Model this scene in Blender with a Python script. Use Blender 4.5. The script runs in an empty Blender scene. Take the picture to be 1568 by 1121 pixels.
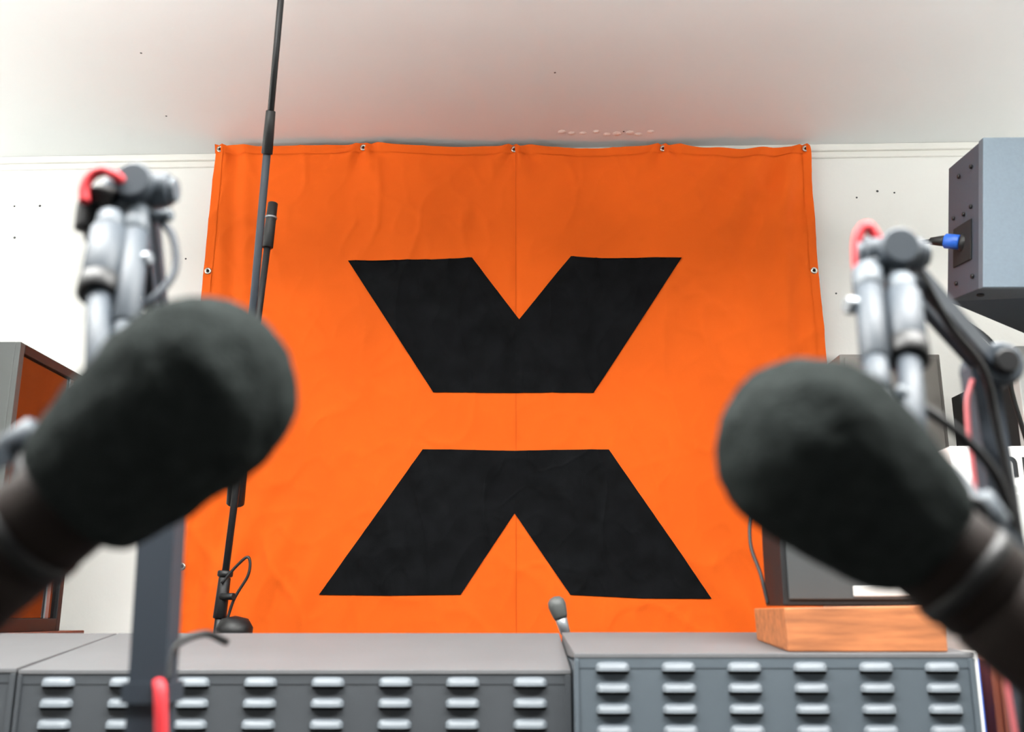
import bpy, bmesh, math, random
from mathutils import Vector, Matrix, noise
random.seed(7)
scene = bpy.context.scene
scene.view_settings.view_transform = 'Standard'

# ------------------------------------------------------------------ materials
def lin(c):
    return tuple(((x/255)/12.92 if x/255 <= .04045 else (((x/255)+.055)/1.055)**2.4) for x in c)

def mat(name, rgb, rough=.6, metal=0, var=.08, vscale=6, bump=0, bscale=200, bdist=.001, emit=0, sheen=0, coat=0, detail=4, stretch=None, spec=.5):
    m = bpy.data.materials.new(name); m.use_nodes = True
    nt = m.node_tree; N = nt.nodes; L = nt.links
    b = N['Principled BSDF']
    c = lin(rgb)
    tc = N.new('ShaderNodeTexCoord')
    mp = N.new('ShaderNodeMapping'); L.new(tc.outputs['Object'], mp.inputs[0])
    if stretch: mp.inputs['Scale'].default_value = stretch
    nz = N.new('ShaderNodeTexNoise'); nz.inputs['Scale'].default_value = vscale; nz.inputs['Detail'].default_value = detail
    L.new(mp.outputs[0], nz.inputs['Vector'])
    cr = N.new('ShaderNodeValToRGB')
    cr.color_ramp.elements[0].position = .3; cr.color_ramp.elements[1].position = .7
    cr.color_ramp.elements[0].color = tuple(x*(1-var) for x in c)+(1,)
    cr.color_ramp.elements[1].color = tuple(min(1, x*(1+var)) for x in c)+(1,)
    L.new(nz.outputs['Fac'], cr.inputs[0]); L.new(cr.outputs[0], b.inputs['Base Color'])
    b.inputs['Roughness'].default_value = rough; b.inputs['Metallic'].default_value = metal
    b.inputs['Specular IOR Level'].default_value = spec
    if sheen:
        b.inputs['Sheen Weight'].default_value = sheen; b.inputs['Sheen Roughness'].default_value = .6
    if coat: b.inputs['Coat Weight'].default_value = coat
    if bump:
        n2 = N.new('ShaderNodeTexNoise'); n2.inputs['Scale'].default_value = bscale; n2.inputs['Detail'].default_value = 3
        L.new(mp.outputs[0], n2.inputs['Vector'])
        bp = N.new('ShaderNodeBump'); bp.inputs['Strength'].default_value = bump; bp.inputs['Distance'].default_value = bdist
        L.new(n2.outputs['Fac'], bp.inputs['Height']); L.new(bp.outputs[0], b.inputs['Normal'])
    if emit:
        b.inputs['Emission Color'].default_value = c+(1,); b.inputs['Emission Strength'].default_value = emit
    return m

M = dict(
 wall=mat('painted_wall', (243,243,239), .8, var=.02, vscale=2, bump=.3, bscale=60, bdist=.002),
 ceil=mat('painted_ceiling', (230,233,232), .85, var=.02, vscale=1.5, bump=.25, bscale=40, bdist=.002),
 trim=mat('gloss_trim', (240,239,233), .5, var=.02),
 rear_dark=mat('dark_rear_wall', (60,60,64), .95, var=.1, vscale=30, bump=.5, bscale=100),  # unseen rear wall surface, made dark to cut bounce onto the foam undersides
 floor=mat('grey_carpet', (58,57,56), .95, var=.2, vscale=40, bump=.5, bscale=300),
 orange=mat('orange_cotton', (232,98,25), .85, var=.07, vscale=3, bump=.25, bscale=700, bdist=.0006, sheen=.03, spec=.12),
 orange2=mat('orange_seam', (208,84,22), .85, var=.05, spec=.15),
 black_cloth=mat('black_felt', (17,18,20), .95, var=.35, vscale=18, bump=.3, bscale=500, detail=8, spec=.1),
 nickel=mat('nickel', (200,198,190), .3, 1),
 foam=mat('foam', (42,46,45), 1, var=.22, vscale=120, bump=1, bscale=380, bdist=.0014, spec=.02, detail=8),
 micbody=mat('bronze_mic_body', (34,25,21), .6, .1, spec=.25),
 armgrey=mat('arm_grey', (60,68,76), .55, .0),
 armlight=mat('arm_light', (84,92,99), .5, .0),
 armdark=mat('arm_dark', (42,50,59), .55, .0),
 black=mat('black_plastic', (13,14,16), .5),
 blackg=mat('black_steel', (22,23,25), .4, .2),
 chrome=mat('chrome', (150,155,160), .35, .7),
 red=mat('red_cable', (205,44,52), .6),
 pink=mat('pink_sleeve', (185,92,96), .5),
 console=mat('console_paint', (60,64,68), .55, .05, var=.05, vscale=12, bump=.2, bscale=500, bdist=.0005),
 console2=mat('console_paint_lit', (75,84,91), .55, .05, var=.05, vscale=12, bump=.2, bscale=500, bdist=.0005),  # copy of the console paint with bluer, brighter light put in the colour
 contop=mat('console_top', (94,95,97), .6, .05, var=.05, vscale=8),
 louvre=mat('louvre_lit_tone', (98,105,111), .45, .05, var=.03),  # panel paint raised in tone to show light caught on the hoods
 slot=mat('slot_black', (9,10,11), .9),
 wood=mat('pine_wood', (158,96,56), .6, var=.36, vscale=9, stretch=(1.2,9,9), detail=6),
 woodd=mat('dark_wood', (104,52,36), .5, var=.25, vscale=6, stretch=(8,8,1)),
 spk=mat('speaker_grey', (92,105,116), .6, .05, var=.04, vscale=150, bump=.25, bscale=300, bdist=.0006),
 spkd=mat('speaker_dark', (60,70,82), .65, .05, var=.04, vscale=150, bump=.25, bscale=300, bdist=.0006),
 blue=mat('blue_connector', (36,92,190), .4),
 screen=mat('baffle_grey', (58,61,62), .5, var=.05),
 beige=mat('cabinet_beige', (128,124,119), .5, var=.04),
 lightg=mat('cabinet_light', (190,192,190), .5, var=.04),
 white=mat('white_plastic', (238,238,236), .5, var=.02),
 glass=mat('dark_glass', (30,22,20), .08, coat=.5),
 cabgrey=mat('cabinet_grey', (72,75,74), .5, var=.05),
 led=mat('green_led', (60,255,90), .5, emit=3),
 lamp=mat('added_lamp_glow', (255,250,242), .5, emit=4),  # glow of the added fittings and uplighters
 desk=mat('desk_laminate', (26,25,25), .6, var=.1),
)

# ------------------------------------------------------------------ builder
class B:
    def __init__(s): s.bm = bmesh.new(); s.mats = []
    def mi(s, m):
        if m not in s.mats: s.mats.append(m)
        return s.mats.index(m)
    def faces(s, vs, fs, m, smooth=False):
        v = [s.bm.verts.new(p) for p in vs]; k = s.mi(m)
        for f in fs:
            try:
                F = s.bm.faces.new([v[i] for i in f]); F.material_index = k; F.smooth = smooth
            except ValueError: pass
    def hexa(s, c, m):   # c: 4 bottom (ccw) + 4 top
        s.faces(c, [(3,2,1,0),(4,5,6,7),(0,1,5,4),(1,2,6,5),(2,3,7,6),(3,0,4,7)], m)
    def box(s, x0, x1, y0, y1, z0, z1, m):
        s.hexa([(x0,y0,z0),(x1,y0,z0),(x1,y1,z0),(x0,y1,z0),(x0,y0,z1),(x1,y0,z1),(x1,y1,z1),(x0,y1,z1)], m)
    def frame(s, d):
        d = d.normalized(); up = Vector((0,0,1)) if abs(d.z) < .9 else Vector((0,1,0))
        a = d.cross(up).normalized(); return a, a.cross(d).normalized()
    def bar(s, p0, p1, w, h, m):
        p0, p1 = Vector(p0), Vector(p1); a, b = s.frame(p1-p0)
        q = []
        for p in (p0, p1):
            q += [p-a*w/2-b*h/2, p+a*w/2-b*h/2, p+a*w/2+b*h/2, p-a*w/2+b*h/2]
        s.hexa(q, m)
    def lathe(s, p0, d, prof, m, seg=28, smooth=True):
        p0 = Vector(p0); d = Vector(d).normalized(); a, b = s.frame(d); k = s.mi(m)
        rings = []
        for t, r in prof:
            if r < 1e-6: rings.append([s.bm.verts.new(p0+d*t)])
            else: rings.append([s.bm.verts.new(p0+d*t+(a*math.cos(2*math.pi*i/seg)+b*math.sin(2*math.pi*i/seg))*r) for i in range(seg)])
        for r0, r1 in zip(rings, rings[1:]):
            for i in range(seg):
                j = (i+1) % seg
                if len(r0) == 1 and len(r1) == 1: continue
                if len(r0) == 1: vs = [r0[0], r1[i], r1[j]]
                elif len(r1) == 1: vs = [r0[i], r1[0], r0[j]]
                else: vs = [r0[i], r1[i], r1[j], r0[j]]
                F = s.bm.faces.new(vs); F.material_index = k; F.smooth = smooth
        for r in (rings[0], rings[-1]):
            if len(r) > 1:
                F = s.bm.faces.new(r); F.material_index = k
    def cyl(s, p0, p1, r, m, r1=None, seg=24):
        p0, p1 = Vector(p0), Vector(p1); L = (p1-p0).length; r1 = r if r1 is None else r1
        e = min(.15*min(r, r1), .2*L)
        s.lathe(p0, p1-p0, [(0, r-e), (e, r), (L-e, r1), (L, r1-e)], m, seg)
    def tube(s, pts, r, m, seg=10, n=8):
        P = [Vector(p) for p in pts]; Q = []
        E = [2*P[0]-P[1]]+P+[2*P[-1]-P[-2]]
        for i in range(1, len(E)-2):
            for j in range(n):
                t = j/n; a, b_, c, d = E[i-1], E[i], E[i+1], E[i+2]
                Q.append(.5*((2*b_)+(c-a)*t+(2*a-5*b_+4*c-d)*t*t+(3*b_-a-3*c+d)*t**3))
        Q.append(P[-1]); k = s.mi(m)
        a, _ = s.frame(Q[1]-Q[0]); rings = []
        for i, q in enumerate(Q):
            d = (Q[min(i+1, len(Q)-1)]-Q[max(i-1, 0)]).normalized()
            a = (a-d*a.dot(d)).normalized(); b2 = d.cross(a)
            rings.append([s.bm.verts.new(q+(a*math.cos(2*math.pi*j/seg)+b2*math.sin(2*math.pi*j/seg))*r) for j in range(seg)])
        for r0, r1 in zip(rings, rings[1:]):
            for i in range(seg):
                j = (i+1) % seg
                F = s.bm.faces.new([r0[i], r0[j], r1[j], r1[i]]); F.material_index = k; F.smooth = True
        for r0 in (rings[0], rings[-1]):
            F = s.bm.faces.new(r0); F.material_index = k
    def done(s, name, bevel=0):
        bmesh.ops.recalc_face_normals(s.bm, faces=s.bm.faces)
        me = bpy.data.meshes.new(name); s.bm.to_mesh(me); s.bm.free()
        for m in s.mats: me.materials.append(M[m])
        o = bpy.data.objects.new(name, me); scene.collection.objects.link(o)
        if bevel:
            md = o.modifiers.new('bevel', 'BEVEL'); md.width = bevel; md.segments = 2; md.limit_method = 'ANGLE'; md.angle_limit = math.radians(50)
        return o

CEIL = 2.668
def wy(x): return 2.99 - .034*x     # the far wall runs at a slight angle

# ------------------------------------------------------------------ room
b = B(); b.hexa([(-2.7,wy(-2.7),0),(2.7,wy(2.7),0),(2.7,3.3,0),(-2.7,3.3,0),(-2.7,wy(-2.7),CEIL),(2.7,wy(2.7),CEIL),(2.7,3.3,CEIL),(-2.7,3.3,CEIL)], 'wall')
for x, z, r in ((-1.549,2.50,.004),(-1.634,2.50,.003),(-1.62,2.39,.004),(1.167,2.511,.004),(1.22,2.505,.003),(1.10,2.49,.003),(1.01,2.17,.003),(-1.05,2.31,.003),(-1.30,2.2,.002),(1.3,2.3,.002)):
    b.cyl((x,wy(x)+.002,z),(x,wy(x)-.001,z),r,'cabgrey',seg=10)     # old screw holes
b.done('wall_back')
b = B(); b.box(-2.8,-2.7,-2.5,3.3,0,CEIL,'wall'); b.done('wall_left')
b = B(); b.box(2.7,2.8,-2.5,3.3,0,CEIL,'wall'); b.done('wall_right')
b = B(); b.box(-2.8,2.8,-2.5,3.3,-.1,0,'floor'); b.done('floor')
b = B(); b.box(-2.8,2.8,-2.5,3.3,CEIL,CEIL+.1,'ceil')
for x, y in ((-1.0,2.40),(-1.05,2.75),(.12,2.5),(.35,2.85)): b.cyl((x,y,CEIL+.002),(x,y,CEIL-.001),.003,'cabgrey',seg=10)
for k in range(9):   # flaking paint where ceiling meets cornice
    x = .16+.035*k+random.uniform(-.008,.008); b.lathe((x,2.86+random.uniform(-.012,.012),CEIL+.001),(0,0,-1),[(0,.016),(.002,random.uniform(.008,.014)),(.004,.004)],'trim',7,False)
b.done('ceiling')
b = B(); b.box(-2.8,2.8,-2.6,-2.5,0,1.0,'rear_dark'); b.box(-2.8,2.8,-2.6,-2.5,2.45,CEIL,'rear_dark'); b.box(-2.8,-2.2,-2.6,-2.5,1.0,2.45,'rear_dark'); b.box(2.0,2.8,-2.6,-2.5,1.0,2.45,'rear_dark'); b.done('wall_rear')
b = B()
for x in (-2.2,-.83,.57,1.95): b.box(x,x+.05,-2.58,-2.52,1.0,2.45,'trim')
for z in (1.0,1.95,2.40): b.box(-2.2,2.0,-2.58,-2.52,z,z+.05,'trim')
b.done('window_1')
b = B()
for dz, th, dd in ((0, .022, .022), (.022, .02, .012)):
    z1 = CEIL-dz; z0 = z1-th
    b.hexa([(-2.7,wy(-2.7)-dd,z0),(2.7,wy(2.7)-dd,z0),(2.7,wy(2.7),z0),(-2.7,wy(-2.7),z0),
            (-2.7,wy(-2.7)-dd,z1),(2.7,wy(2.7)-dd,z1),(2.7,wy(2.7),z1),(-2.7,wy(-2.7),z1)], 'trim')
b.done('trim_1', .003)

# ------------------------------------------------------------------ banner
def disp(x, z):
    y = .005*math.sin(6*x+1.6*z)+.0035*math.sin(17*x+2.2*z+1)+.0022*math.sin(9*z-3*x)
    low = max(0, (1.75-z))
    y += low*.011*math.sin(13*x+3*z)
    y += .018*math.exp(-((x-.78)**2+(z-1.22)**2)/.05)*math.sin(38*(x*.8+z*.55))
    y += .0055*math.exp(-((x+.86)/.06)**2)*math.sin(70*x+4*z)
    y += .0065*math.exp(-((x-.86)/.05)**2)*math.sin(60*x-5*z)
    y += .011*math.exp(-((x-.80)**2+(z-2.5)**2)/.04)*math.sin(45*(x-z*.5))
    y += .008*math.exp(-((x+.75)**2+(z-1.3)**2)/.06)*math.sin(50*(x-.4*z))
    # creases left from folding and handling
    y += .011*noise.noise(Vector((x*3.1, z*2.0, 3.3)))
    r = 1-abs(noise.noise(Vector((x*6+z*1.5, z*3.2-x, 1.7))))*2; y += .0046*max(0, r)**6
    r = 1-abs(noise.noise(Vector((x*11-z*4, z*9+x*3, 8.1))))*2; y += .0026*max(0, r)**5
    for gx in (-.931,-.472,.008,.482,.936):   # tension creases fanning from the eyelets
        dx = x-gx; dz_ = 2.66-z
        y += .007*math.exp(-(dx*dx+dz_*dz_)/.016)*math.sin(7*math.atan2(dx, dz_+.02))
    y -= .0022*math.exp(-((x-.012)/.008)**2)
    return 2.915 - y
ZT, ZB = 2.656, .87
GX = [-.931,-.472,.008,.482,.936]
def topz(x):
    s = .009*abs(math.sin(math.pi*(x-GX[0])/.467))
    if .52 < x < .93: s += .010*math.sin(math.pi*(x-.52)/.41)
    return ZT - s
def xl(z): return -.948-.012*(ZT-z)/1.5+.003*math.sin(5*z)
def xr(z): return .953-.006*math.sin(3*(ZT-z))
b = B(); nx, nz = 260, 220
vs = []
for j in range(nz+1):
    for i in range(nx+1):
        t = j/nz; z0 = ZB+(ZT-ZB)*t
        x = xl(z0)+(xr(z0)-xl(z0))*i/nx; z = ZB+(topz(x)-ZB)*t
        vs.append((x, disp(x, z), z))
b.faces(vs, [(j*(nx+1)+i, j*(nx+1)+i+1, (j+1)*(nx+1)+i+1, (j+1)*(nx+1)+i) for j in range(nz) for i in range(nx)], 'orange', True)
# hems
def strip(P, Q, m, off, n=160):
    vs = []
    for i in range(n+1):
        t = i/n
        for k in range(4):
            a, c = P(t), Q(t); x = a[0]+(c[0]-a[0])*k/3; z = a[1]+(c[1]-a[1])*k/3
            vs.append((x, disp(x, z)-off, z))
    b.faces(vs, [(4*i+k, 4*i+k+1, 4*i+5+k, 4*i+4+k) for i in range(n) for k in range(3)], m, True)
H = .026
zz = lambda t: ZB+(ZT-ZB-.01)*t
strip(lambda t: (xl(zz(t)), zz(t)), lambda t: (xl(zz(t))+H, zz(t)), 'orange', .002)
strip(lambda t: (xr(zz(t))-H, zz(t)), lambda t: (xr(zz(t)), zz(t)), 'orange', .002)
xx = lambda t: -.948+1.9*t
strip(lambda t: (xx(t), topz(xx(t))-.028), lambda t: (xx(t), topz(xx(t))), 'orange', .003)
strip(lambda t: (.0112, zz(t)), lambda t: (.0128, zz(t)), 'orange2', .003)
# appliqued X in two halves
U = [(-.5068,2.260),(-.37,2.257),(-.25,2.262),(-.1238,2.271),(.022,2.074),(.1827,2.277),(.28,2.272),(.40,2.268),(.5255,2.271),(.2452,1.845),(0,1.845),(-.2354,1.843)]
Lw = [(-.2630,1.671),(0,1.669),(.2862,1.673),(.5710,1.243),(.37,1.244),(.1662,1.254),(.0076,1.485),(-.1457,1.254),(-.35,1.252),(-.551,1.254)]
for poly in (U, Lw):
    t = bmesh.new(); t.faces.new([t.verts.new((x, 0, z)) for x, z in poly])
    bmesh.ops.triangulate(t, faces=t.faces[:])
    for it in range(6): bmesh.ops.subdivide_edges(t, edges=t.edges[:], cuts=1, use_grid_fill=True)
    t.verts.index_update()
    b.faces([(v.co.x, disp(v.co.x, v.co.z)-.0035, v.co.z) for v in t.verts], [[v.index for v in f.verts] for f in t.faces], 'black_cloth', True)
    t.free()
def grom(x, z):
    y = disp(x, z)-.004
    b.lathe((x, y+.003, z), (0,-1,0), [(0,.011),(.003,.011),(.0045,.009),(.004,.005),(.002,.0045)], 'nickel', 20)
    b.lathe((x, y+.001, z), (0,-1,0), [(0,.0048),(.0015,.0046)], 'slot', 12)
for x in GX: grom(x, topz(x)-.016)
for z in (2.23,1.768,1.332,.90): grom(xl(z)+.014, z); grom(xr(z)-.014, z)
b.done('orange_banner')

# ------------------------------------------------------------------ consoles
def louvre(b, cx, y, zc, w, h, d):
    n, k = 14, 7; vs = []
    for i in range(n+1):
        t = i/n; e = (1-abs(2*t-1)**5)**.5 if 0 < i < n else 0
        x = cx-w/2+w*t
        for j in range(k+1):
            a = math.pi/2*j/k
            vs.append((x, y-.0003-d*e*math.sin(a), zc-h/2+h*math.cos(a)*(.55+.45*e)))
    b.faces(vs, [(i*(k+1)+j, i*(k+1)+j+1, (i+1)*(k+1)+j+1, (i+1)*(k+1)+j) for i in range(n) for j in range(k)], 'louvre', True)
    us = []
    for i in range(n+1):
        us.append(vs[i*(k+1)+k]); us.append((vs[i*(k+1)+k][0], y-.0003, zc-h/2))
    b.faces(us, [(2*i, 2*i+1, 2*i+3, 2*i+2) for i in range(n)], 'slot')
    b.box(cx-w*.46, cx+w*.46, y-.0006, y+.001, zc-h/2-.0045, zc-h/2+.001, 'slot')

def console(name, x0, x1, yf, yb, zf, zb, body, c0, pc, nc, r0, pr, nr, lip):
    b = B()
    b.box(x0, x1, yf, yb, 0, zf-.012, body)
    # sloping lid with front lip
    b.hexa([(x0,yf-lip,zf-.006),(x1,yf-lip,zf-.006),(x1,yb,zf-.014),(x0,yb,zf-.014),
            (x0,yf-lip,zf),(x1,yf-lip,zf),(x1,yb,zb),(x0,yb,zb)], 'contop')
    b.box(x0+.001, x1-.001, yf-.001, yf+.02, zf-.02, zf-.005, body)
    # end stiles
    b.box(x0, x0+.006, yf-.004, yf, .02, zf-.007, body); b.box(x1-.008, x1, yf-.004, yf, .02, zf-.007, body)
    for i in range(nc):
        for j in range(nr): louvre(b, c0+pc*i, yf, r0-pr*j, .047, .0120, .011)
    return b
b = console('c', -.687, .0822, 1.45, 1.80, 1.125, 1.168, 'console', -.6306, .0937, 8, 1.1095, .0277, 9, .003)
b.done('mixing_console', .0015)
b = console('c', .085, .632, 1.42, 1.76, 1.148, 1.170, 'console2', .1375, .0899, 6, 1.131, .0272, 10, .002)
b.box(.633,.640,1.425,1.76,0,1.15,'white'); b.box(.640,.644,1.43,1.76,0,1.14,'blue')
b.done('mixing_console', .0015)
b = console('c', -1.45, -.690, 1.45, 1.80, 1.127, 1.168, 'console', -1.38, .0937, 7, 1.1095, .0277, 9, .003)
b.done('mixing_console', .0015)

# ------------------------------------------------------------------ wooden block and studio monitor speaker
b = B(); b.hexa([(.382,1.43,1.1495),(.603,1.43,1.1495),(.603,1.61,1.161),(.382,1.61,1.161),(.380,1.43,1.209),(.603,1.43,1.212),(.603,1.61,1.212),(.380,1.61,1.209)], 'wood'); b.done('wooden_block', .002)
b = B()
b.box(.398,.615,1.50,1.605,1.2125,1.46,'black')
b.box(.406,.607,1.496,1.501,1.221,1.452,'screen')
b.lathe((.506,1.497,1.335),(0,-1,0),[(0,.060),(.004,.062),(.005,.056),(.001,.052)],'black',36)
b.lathe((.506,1.4965,1.335),(0,-1,0),[(0,.051),(-.002,.045),(.0005,.018),(.003,.010),(.0035,0)],'slot',36)
b.lathe((.506,1.497,1.425),(0,-1,0),[(0,.020),(.003,.021),(.004,.012),(.006,.006),(.0065,0)],'slot',24)
b.box(.50,.60,1.494,1.497,1.225,1.240,'lightg')
b.tube([(.41,1.608,1.40),(.388,1.615,1.37),(.378,1.60,1.31),(.384,1.57,1.26),(.390,1.56,1.215)], .003, 'black')
b.done('studio_monitor_speaker', .002)

# ------------------------------------------------------------------ cabinets right
b = B(); b.box(.85,1.11,2.5,2.8,0,1.855,'beige'); b.box(.86,1.10,2.494,2.5,.05,1.845,'beige'); b.cyl((1.07,2.494,1.2),(1.07,2.47,1.2),.012,'chrome'); b.done('storage_cabinet',.004)
b = B(); b.box(1.15,1.65,2.15,2.55,0,1.75,'blackg')
b.box(1.12,1.15,2.14,2.17,0,1.78,'lightg')
z = .1
while z < 1.69:
    b.box(1.175,1.625,2.14,2.15,z,z+.04,'black'); 
    for k in range(9): b.cyl((1.2+.05*k,2.14,z+.02),(1.2+.05*k,2.128,z+.02),.007,'cabgrey',seg=10)
    b.cyl((1.19,2.14,z+.032),(1.19,2.137,z+.032),.003,'led',seg=8); b.cyl((1.215,2.14,z+.032),(1.215,2.137,z+.032),.003,'led',seg=8)
    z += .046
b.done('equipment_rack', .002)
b = B(); b.box(.83,1.45,1.82,2.05,0,1.43,'lightg'); b.box(.845,1.43,1.812,1.82,.05,1.415,'lightg'); b.done('filing_cabinet', .004)
sg = B(); sg.box(.826,1.40,1.86,1.93,1.431,1.508,'white'); sg = sg.done('white_sign', .003)
cu = bpy.data.curves.new('sign_lettering','FONT'); cu.body = 'imper'; cu.size = .085; cu.extrude = .001
tx = bpy.data.objects.new('lettering', cu); scene.collection.objects.link(tx); cu.materials.append(M['black'])
tx.location = (.87,1.8585,1.449); tx.rotation_euler = (math.pi/2,0,0); tx.parent = sg
b = B(); b.box(.69,.80,1.5,1.75,0,1.135,'woodd'); b.box(.70,.79,1.495,1.5,1.03,1.12,'woodd'); b.done('wooden_cabinet', .003)

# ------------------------------------------------------------------ cabinet left (dark glass side)
b = B()
x1 = -1.125
b.box(-1.65,x1-.012,2.2,2.56,1.16,1.806,'cabgrey')
b.box(x1-.012,x1,2.2,2.222,1.16,1.806,'cabgrey'); b.box(x1-.012,x1,2.538,2.56,1.16,1.806,'black')
b.box(x1-.012,x1,2.222,2.538,1.784,1.806,'black'); b.box(x1-.012,x1,2.222,2.538,1.16,1.19,'black')
b.box(x1-.012,x1-.009,2.222,2.538,1.19,1.784,'glass')
b.box(x1-.009,x1-.004,2.48,2.50,1.19,1.784,'chrome')
b.done('display_cabinet', .002)
b = B(); b.box(-1.7,-1.1,2.1,2.65,1.12,1.16,'woodd')
for x in (-1.68,-1.14):
    for y in (2.12,2.61): b.box(x,x+.04,y,y+.04,0,1.12,'woodd')
b.done('side_table', .002)

# ------------------------------------------------------------------ PA speaker
b = B()
P = Vector((.925,1.86,1.823)); U_ = Vector((.037,0,.322)); D = Vector((.036,.24,.047)); W = Vector((.50,-.02,-.006))
def sp(w,d,u): return P+W*w+D*d+U_*u
def sbox(w0,w1,d0,d1,u0,u1,m): b.hexa([sp(w0,d0,u0),sp(w1,d0,u0),sp(w1,d1,u0),sp(w0,d1,u0),sp(w0,d0,u1),sp(w1,d0,u1),sp(w1,d1,u1),sp(w0,d1,u1)], m)
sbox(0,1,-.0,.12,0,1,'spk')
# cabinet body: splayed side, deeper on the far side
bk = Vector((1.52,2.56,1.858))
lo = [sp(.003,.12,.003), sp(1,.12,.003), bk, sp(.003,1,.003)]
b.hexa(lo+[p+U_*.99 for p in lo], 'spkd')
sbox(-.004,0.003,.30,.80,.22,.50,'slot')
for d_, u_ in ((.3,.86),(.65,.86),(.3,.58),(.8,.58),(.5,.56),(.25,.1),(.7,.1)):
    q = sp(0,d_,u_); b.lathe(q, -W, [(0,.005),(.004,.005),(.005,.003)], 'black', 10)
q0 = sp(-.01,.55,.37); q1 = sp(-.065,.62,.39); q2 = sp(-.115,.7,.40)
b.cyl(sp(.02,.52,.36), q0, .019, 'black'); b.cyl(q0, q1, .016, 'blue'); b.cyl(q1, q2, .012, 'black', .008)
b.tube([q2, q2+Vector((-.03,.0,-.01)), q2+Vector((-.035,-.02,-.08)), q2+Vector((.02,-.03,-.17)), q2+Vector((.10,-.03,-.25)), (1.07,2.07,1.62),(1.12,2.12,1.5)], .005, 'black')
b.lathe(sp(.40,1.0,.02), -U_, [(0,.045),(.004,.045),(.006,.038),(.003,.03)], 'slot', 28)
b.lathe(sp(.06,.45,0), -U_, [(0,.008),(.004,.008)], 'black', 12)
# ceiling bracket
b.cyl(sp(.5,.6,1), (sp(.5,.6,1).x, sp(.5,.6,1).y, CEIL), .015, 'black'); b.cyl((sp(.5,.6,1).x, sp(.5,.6,1).y, CEIL-.008),(sp(.5,.6,1).x, sp(.5,.6,1).y, CEIL),.05,'black')
b.done('pa_speaker', .004)

# ------------------------------------------------------------------ boom stand
b = B()
ft = Vector((-.757,2.4,0)); top = Vector((-.619,2.4,2.234)); dv = (top-ft).normalized()
def on(z): return ft+dv*(z/dv.z)
b.cyl(on(.25), on(1.26), .0105, 'blackg'); b.cyl(on(1.22), on(2.13), .0085, 'blackg')
b.cyl(on(1.19), on(1.285), .0155, 'black', .014); b.cyl(on(1.285), on(1.30), .018, 'black')
b.cyl(on(2.11), on(2.234), .0145, 'black', .0125); b.cyl(on(2.19), on(2.196), .015, 'chrome')
b.cyl(on(1.24)+Vector((.0,-.01,0)), on(1.24)+Vector((.035,-.03,0)), .008, 'black'); 
piv = Vector((-.6526,2.378,1.699)); bt = Vector((-.527,2.0,2.558)); bd = (bt-piv).normalized()
b.cyl(piv-bd*.18, piv+bd*.62, .0095, 'armdark', .009); b.cyl(piv+bd*.62, bt+bd*.08, .0075, 'blackg'); b.cyl(piv+bd*.60, piv+bd*.70, .013, 'black', .011)
b.cyl(piv-bd*.26, piv-bd*.16, .022, 'black'); b.cyl(piv+Vector((0,.04,0)), piv-Vector((0,.04,0)), .02, 'black'); 
b.cyl(on(.22), on(.32), .02, 'black')
for k in range(3):
    a = k*2.094+.6; e = Vector((ft.x+.32*math.cos(a), 2.4+.32*math.sin(a), .012)); b.cyl(on(.28), e, .009, 'blackg'); b.cyl(e-Vector((0,0,.012)), e+Vector((0,0,.01)), .014, 'black')
b.tube([on(1.27)+Vector((0,-.02,0)), on(1.31)+Vector((.03,-.02,0)), on(1.33)+Vector((.055,-.02,0)), on(1.29)+Vector((.06,-.02,0)), on(1.22)+Vector((.03,-.02,0)), on(1.1)+Vector((.02,-.02,0)), on(.8)+Vector((.03,-.02,0))], .0035, 'black')
b.lathe(on(1.14)+Vector((.045,-.02,0)), (0,0,1), [(0,.040),(.03,.042),(.05,.030),(.057,.0)], 'black')
b.cyl(on(1.15), on(1.15)+Vector((.045,-.02,0)), .012, 'black')
b.done('boom_microphone_stand')

# ------------------------------------------------------------------ talkback mic on a desk stand
b = B(); b.box(-.45,.75,1.83,2.08,.93,.96,'desk')
for x in (-.43,.69):
    for y in (1.85,2.02): b.box(x,x+.04,y,y+.04,0,.93,'desk')
b.done('desk', .003)
b = B()
h0 = Vector((.098,1.88,1.165)); h1 = Vector((.079,1.88,1.228)); hd = (h1-h0)
b.cyl(h0, h0+hd*.45, .009, 'chrome', .011); b.lathe(h0+hd*.42, hd, [(0,.011),(.006,.0135),(.024,.0165),(.034,.015),(.040,.009),(.042,0)], 'cabgrey')
b.tube([h0+hd*.05, (.104,1.88,1.12), (.106,1.885,1.05),(.106,1.89,.965)], .005, 'chrome'); b.cyl((.106,1.89,.961),(.106,1.89,.978),.05,'black')
b.done('gooseneck_microphone')

# ------------------------------------------------------------------ front desk carrying the arms
b = B(); b.box(-.8,.85,.70,1.38,.72,.75,'desk')
for x in (-.78,.79):
    for y in (.72,1.32): b.box(x,x+.04,y,y+.04,0,.72,'desk')
b.done('studio_desk', .003)

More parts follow.
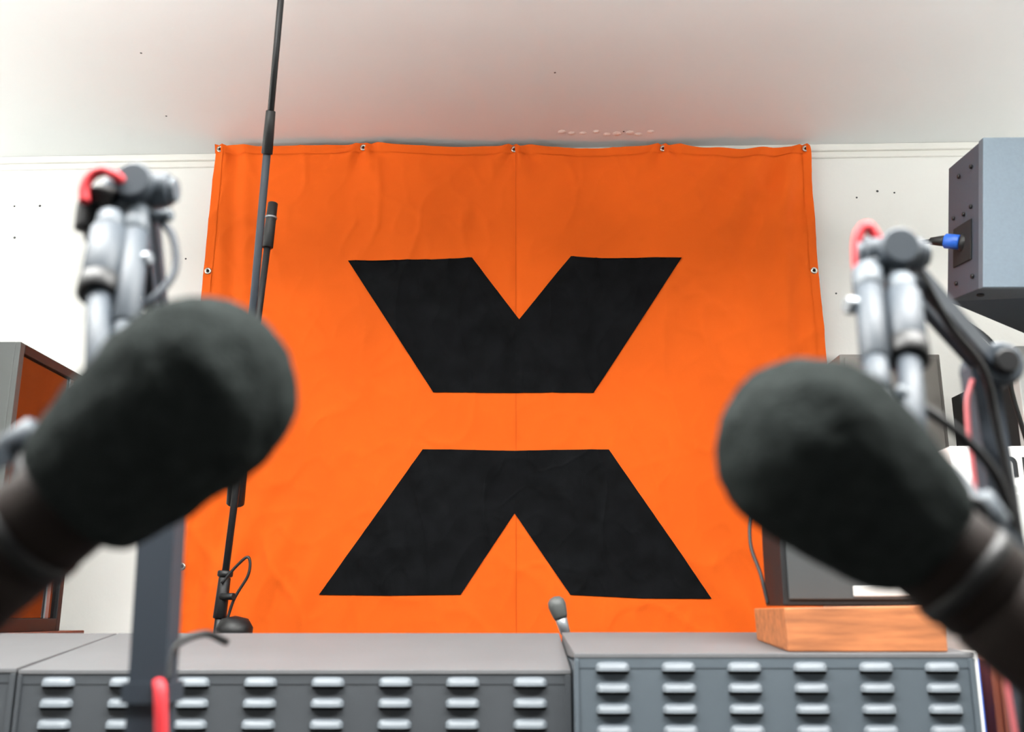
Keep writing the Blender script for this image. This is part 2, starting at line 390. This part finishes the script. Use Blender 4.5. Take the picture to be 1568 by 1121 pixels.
# ------------------------------------------------------------------ microphones + arms
def dirv(p, q): return (Vector(q)-Vector(p)).normalized()
def mic(dome, tail, end, R, RT, lumps):
    b = B(); d = dirv(dome, tail); L = (Vector(tail)-Vector(dome)).length
    prof = [(-R*math.cos(a*math.pi/2/20), R*math.sin(a*math.pi/2/20)) for a in range(21)]
    for i in range(1, 19):
        t = i/18; prof.append((L*t, R+(RT-R)*(t**1.7)))
    prof += [(L+.004, RT-.003), (L+.006, RT-.010)]
    b.lathe(dome, d, prof, 'foam', 96)
    for v in b.bm.verts:   # soft dents of well-used foam
        n = (v.co-Vector(dome)).normalized(); s = 0
        for k, (fx, fy, fz) in enumerate(lumps): s += math.sin(v.co.x*fx+v.co.y*fy+v.co.z*fz+k)
        v.co += n*(.0004*s + .0008*noise.noise(v.co*95) + .0005*noise.noise(v.co*300))
    e = Vector(tail); d2 = dirv(tail, end); LL = (Vector(end)-e).length
    b.lathe(e-d2*.02, d2, [(0,.024),(.02,.0265),(.03,.0275),(LL*.55,.0275),(LL*.56,.026),(LL*.58,.026),(LL*.59,.0275),(LL,.0275),(LL+.012,.022),(LL+.014,.012),(LL+.03,.012)], 'micbody', 40)
    return b, d2

# left
b, d2 = mic((-.157,.488,1.308), (-.2146,.5002,1.2605), (-.305,.515,1.188), .0482, .038, [(170,60,90),(60,200,150),(220,-90,140)])
kn = Vector((-.2616,.53,1.289))
ax = Vector((-.2146,.5002,1.2605))+d2*.035
b.lathe(ax-d2*.005, d2, [(0,.0275),(0,.0288),(.008,.0288),(.008,.0275)], 'black', 36)
b.cyl(ax+Vector((-.012,.01,.02)), kn+Vector((.004,0,-.004)), .008, 'black'); b.cyl(kn-Vector((.008,0,.006)), kn+Vector((.008,0,.006)), .011, 'armgrey')
b.cyl(ax+Vector((-.022,-.008,.012)), ax+Vector((-.046,-.010,.022)), .012, 'black')
b.bar(kn+Vector((-.004,-.005,-.004)), ax+Vector((-.075,-.01,-.005)), .010, .010, 'armgrey')
b.tube([Vector((-.305,.515,1.188)), (-.33,.52,1.16),(-.34,.56,1.08),(-.31,.70,.95),(-.29,.78,.80)], .0035, 'black')
b.tube([(-.2407,.6,1.325),(-.247,.565,1.305),kn], .007, 'armgrey')
mA = b
def arm(b, J, riser_top, rx_top, riser_x, rw, A, Bt, red, side):
    J = Vector(J); rt = Vector(riser_top)
    # riser
    b.bar((riser_x, rt.y, .752), (rx_top, rt.y, rt.z), rw, rw, 'armdark')
    b.cyl((riser_x, rt.y, .7515), (riser_x, rt.y, .80), .035, 'black')
    if side < 0: b.bar((riser_x-.009,rt.y,1.135), (riser_x-.009,rt.y,1.150), .036, .034, 'armdark')
    b.cyl(rt-Vector((.0,.022,0)), rt+Vector((0,.022,0)), .018, 'armgrey'); b.cyl(rt-Vector((.0,.03,0)), rt-Vector((0,.02,0)), .010, 'black')
    # lower arm: pair of flat bars
    for o in (-.010, .010): b.bar(J+Vector((0,o+.006,.004)), rt+Vector((0,o,.0)), .008, .016, 'armdark')
    # elbow
    b.cyl(J-Vector((.022,0,0)), J+Vector((.022,0,0)), .0125, 'armgrey'); b.cyl(J+Vector((0,-.02,0)), J+Vector((0,.022,0)), .014, 'armgrey')
    b.cyl(J-Vector((.026,0,0)), J-Vector((.021,0,0)), .009, 'armlight'); b.cyl(J+Vector((.021,0,0)), J+Vector((.026,0,0)), .009, 'armlight')
    # spring tubes
    A = [Vector(p) for p in A]; Bt = [Vector(p) for p in Bt]
    for T, bl in ((A, False), (Bt, True)):
        d = (T[1]-T[0])
        b.cyl(T[0], T[0]+d*.25, .0105, 'armlight'); b.cyl(T[0]+d*.22, T[1], .0095 if not bl else .0130, 'armgrey')
        if bl: b.cyl(T[1]-d*.12, T[1]+d*.12, .0138, 'black')
        b.cyl(T[1], T[2], .0080, 'armgrey' )
        b.cyl(T[0]+Vector((0,.004,0)), J, .009, 'armgrey')
    b.cyl(A[2], Bt[2], .007, 'armgrey')
    # cable loop
    b.tube(red, .0040, 'red'); 
b = mA
JL = (-.2727,.68,1.503)
arm(b, JL, (-.285,.80,1.377), -.281, -.266, .028,
    [(-.2738,.68,1.488),(-.2547,.63,1.3836),(-.2407,.6,1.325)],
    [(-.288,.67,1.478),(-.279,.64,1.414),(-.2556,.6,1.333)],
    [(-.3045,.66,1.485),(-.3055,.66,1.496),(-.3010,.66,1.506),(-.2920,.66,1.509),(-.2830,.66,1.504),(-.274,.67,1.498)], -1)
b.tube([(-.3080,.675,1.470),(-.3075,.675,1.488),(-.300,.67,1.494),(-.286,.67,1.490)], .0085, 'black')
b.tube([(-.307,.68,1.475),(-.304,.678,1.465),(-.294,.675,1.460)], .0060, 'black')
b.cyl((-.262,.675,1.480),(-.246,.672,1.480),.0045,'armlight')
b.tube([(-.256,.675,1.478),(-.243,.67,1.462),(-.238,.665,1.435),(-.247,.655,1.412),(-.262,.65,1.40)], .0028, 'armdark')
b.cyl((-.268,.66,1.44),(-.252,.655,1.441),.0045,'chrome')
b.tube([(-.268,.79,1.150),(-.262,.78,1.14),(-.258,.78,1.08),(-.264,.78,.98),(-.268,.775,.80)], .0050, 'red')
b.tube([(-.262,.79,1.15),(-.262,.80,1.175),(-.245,.82,1.185),(-.232,.84,1.178)], .003, 'black')
b.done('boom_arm_microphone')

# right
b, d2 = mic((.150,.495,1.2796), (.2030,.5054,1.2385), (.285,.4926,1.160), .0470, .0355, [(150,80,110),(80,180,160),(210,-70,150)])
ax = Vector((.2030,.5054,1.2385))+d2*.030
b.lathe(ax-d2*.005, d2, [(0,.0275),(0,.0288),(.008,.0288),(.008,.0275)], 'black', 36)
kn = Vector((.2427,.52,1.252))
b.cyl(ax+Vector((.010,.01,.018)), kn, .008, 'black'); b.cyl(kn+Vector((-.004,0,.006)), kn+Vector((.006,0,-.010)), .011, 'armlight')
b.bar(kn+Vector((.004,-.005,-.008)), ax+Vector((.064,-.01,-.030)), .009, .010, 'armlight'); b.cyl(kn+Vector((-.008,-.012,-.002)), kn+Vector((-.008,.005,-.002)), .009, 'black')
b.tube([(.237,.58,1.297),(.243,.55,1.275),kn], .006, 'armdark')
b.tube([(.285,.4926,1.160),(.31,.50,1.13),(.33,.55,1.06),(.36,.68,.95),(.385,.77,.80)], .0035, 'black')
JR = (.2748,.68,1.4525)
arm(b, JR, (.3965,.80,1.397), .386, .405, .022,
    [(.252,.67,1.4365),(.2335,.62,1.357),(.2262,.60,1.333)],
    [(.275,.67,1.429),(.259,.63,1.366),(.237,.58,1.297)],
    [(.2495,.68,1.440),(.2495,.68,1.450),(.2519,.68,1.4666),(.2592,.68,1.4747),(.2655,.68,1.465),(.2688,.68,1.455)], 1)
b.tube([(.235,.60,1.335),(.250,.60,1.325),(.275,.60,1.305),(.30,.61,1.275),(.315,.63,1.22),(.32,.66,1.12),(.34,.74,.9)], .0032, 'black')
b.cyl((.236,.60,1.334),(.248,.60,1.327),.005,'armlight')
b.tube([(.285,.68,1.46),(.305,.70,1.44),(.330,.72,1.41),(.365,.75,1.385),(.385,.78,1.35),(.40,.79,1.2),(.395,.785,.8)], .0032, 'black')
b.cyl((.238,.652,1.405),(.228,.650,1.405),.006,'chrome')
b.tube([(.375,.79,1.385),(.366,.785,1.36),(.364,.782,1.30),(.370,.785,1.2),(.38,.785,1.0),(.385,.785,.80)], .0020, 'pink')
b.done('boom_arm_microphone')

# ------------------------------------------------------------------ lights
def area(name, loc, rot, sx, sy, e, col=(1,1,1)):
    l = bpy.data.lights.new(name,'AREA'); l.shape='RECTANGLE'; l.size=sx; l.size_y=sy; l.energy=e; l.color=col
    o = bpy.data.objects.new(name,l); o.location=loc; o.rotation_euler=rot; scene.collection.objects.link(o)
for x0, y0, dn, up in ((-1.5,1.0,13,50),(.4,1.0,11,30),(-1.2,.36,50,10),(.1,.36,50,8)):   # up/down fittings added out of view to brighten foam tops and ceiling
    b = B(); b.box(x0,x0+1.1,y0,y0+.2,2.30,2.34,'white'); b.box(x0+.02,x0+1.08,y0+.02,y0+.18,2.294,2.30,'lamp'); b.box(x0+.02,x0+1.08,y0+.02,y0+.18,2.34,2.346,'lamp')
    for dx in (.15,.95): b.cyl((x0+dx,y0+.1,2.34),(x0+dx,y0+.1,CEIL),.004,'chrome',seg=8)
    b.done('added_pendant_light', .003)
    area('added_tube_down', (x0+.55,y0+.1,2.285), (0,0,0), 1.05,.16, dn, (1,.99,.97))
    area('added_tube_up', (x0+.55,y0+.1,2.355), (math.pi,0,0), 1.05,.16, up, (1,.99,.97))
for s, e in ((-1,32),(1,17)):   # uplighter troughs added out of view on the side walls to brighten the ceiling
    b = B(); xw = 2.7*s; xi = 2.55*s; x0, x1 = min(xw,xi), max(xw,xi)
    b.box(x0,x1,1.0,2.4,1.60,1.61,'white'); b.box(min(xi,xi+.01*s),max(xi,xi+.01*s),1.0,2.4,1.61,1.70,'white')
    b.box(x0,x1,1.0,1.01,1.61,1.70,'white'); b.box(x0,x1,2.39,2.40,1.61,1.70,'white')
    b.box(x0+.04,x1-.04,1.05,2.35,1.61,1.64,'lamp')
    b.done('added_wall_uplighter', .002)
    area('added_uplighter_lamp', (2.62*s,1.7,1.68), (math.pi, math.radians(-18*s),0), .08,1.3, e, (1,.995,.98))
w = bpy.data.worlds.new('World'); scene.world = w; w.use_nodes = True
w.node_tree.nodes['Background'].inputs[0].default_value = (.93,.97,1,1); w.node_tree.nodes['Background'].inputs[1].default_value = .4

# ------------------------------------------------------------------ camera
c = bpy.data.cameras.new('camera'); c.lens = 35; c.sensor_width = 36
c.dof.use_dof = True; c.dof.focus_distance = 3.0; c.dof.aperture_fstop = 4.8; c.clip_start = .02
o = bpy.data.objects.new('camera', c); o.location = (0,0,1.2); o.rotation_euler = (math.radians(104),0,0)
scene.collection.objects.link(o); scene.camera = o
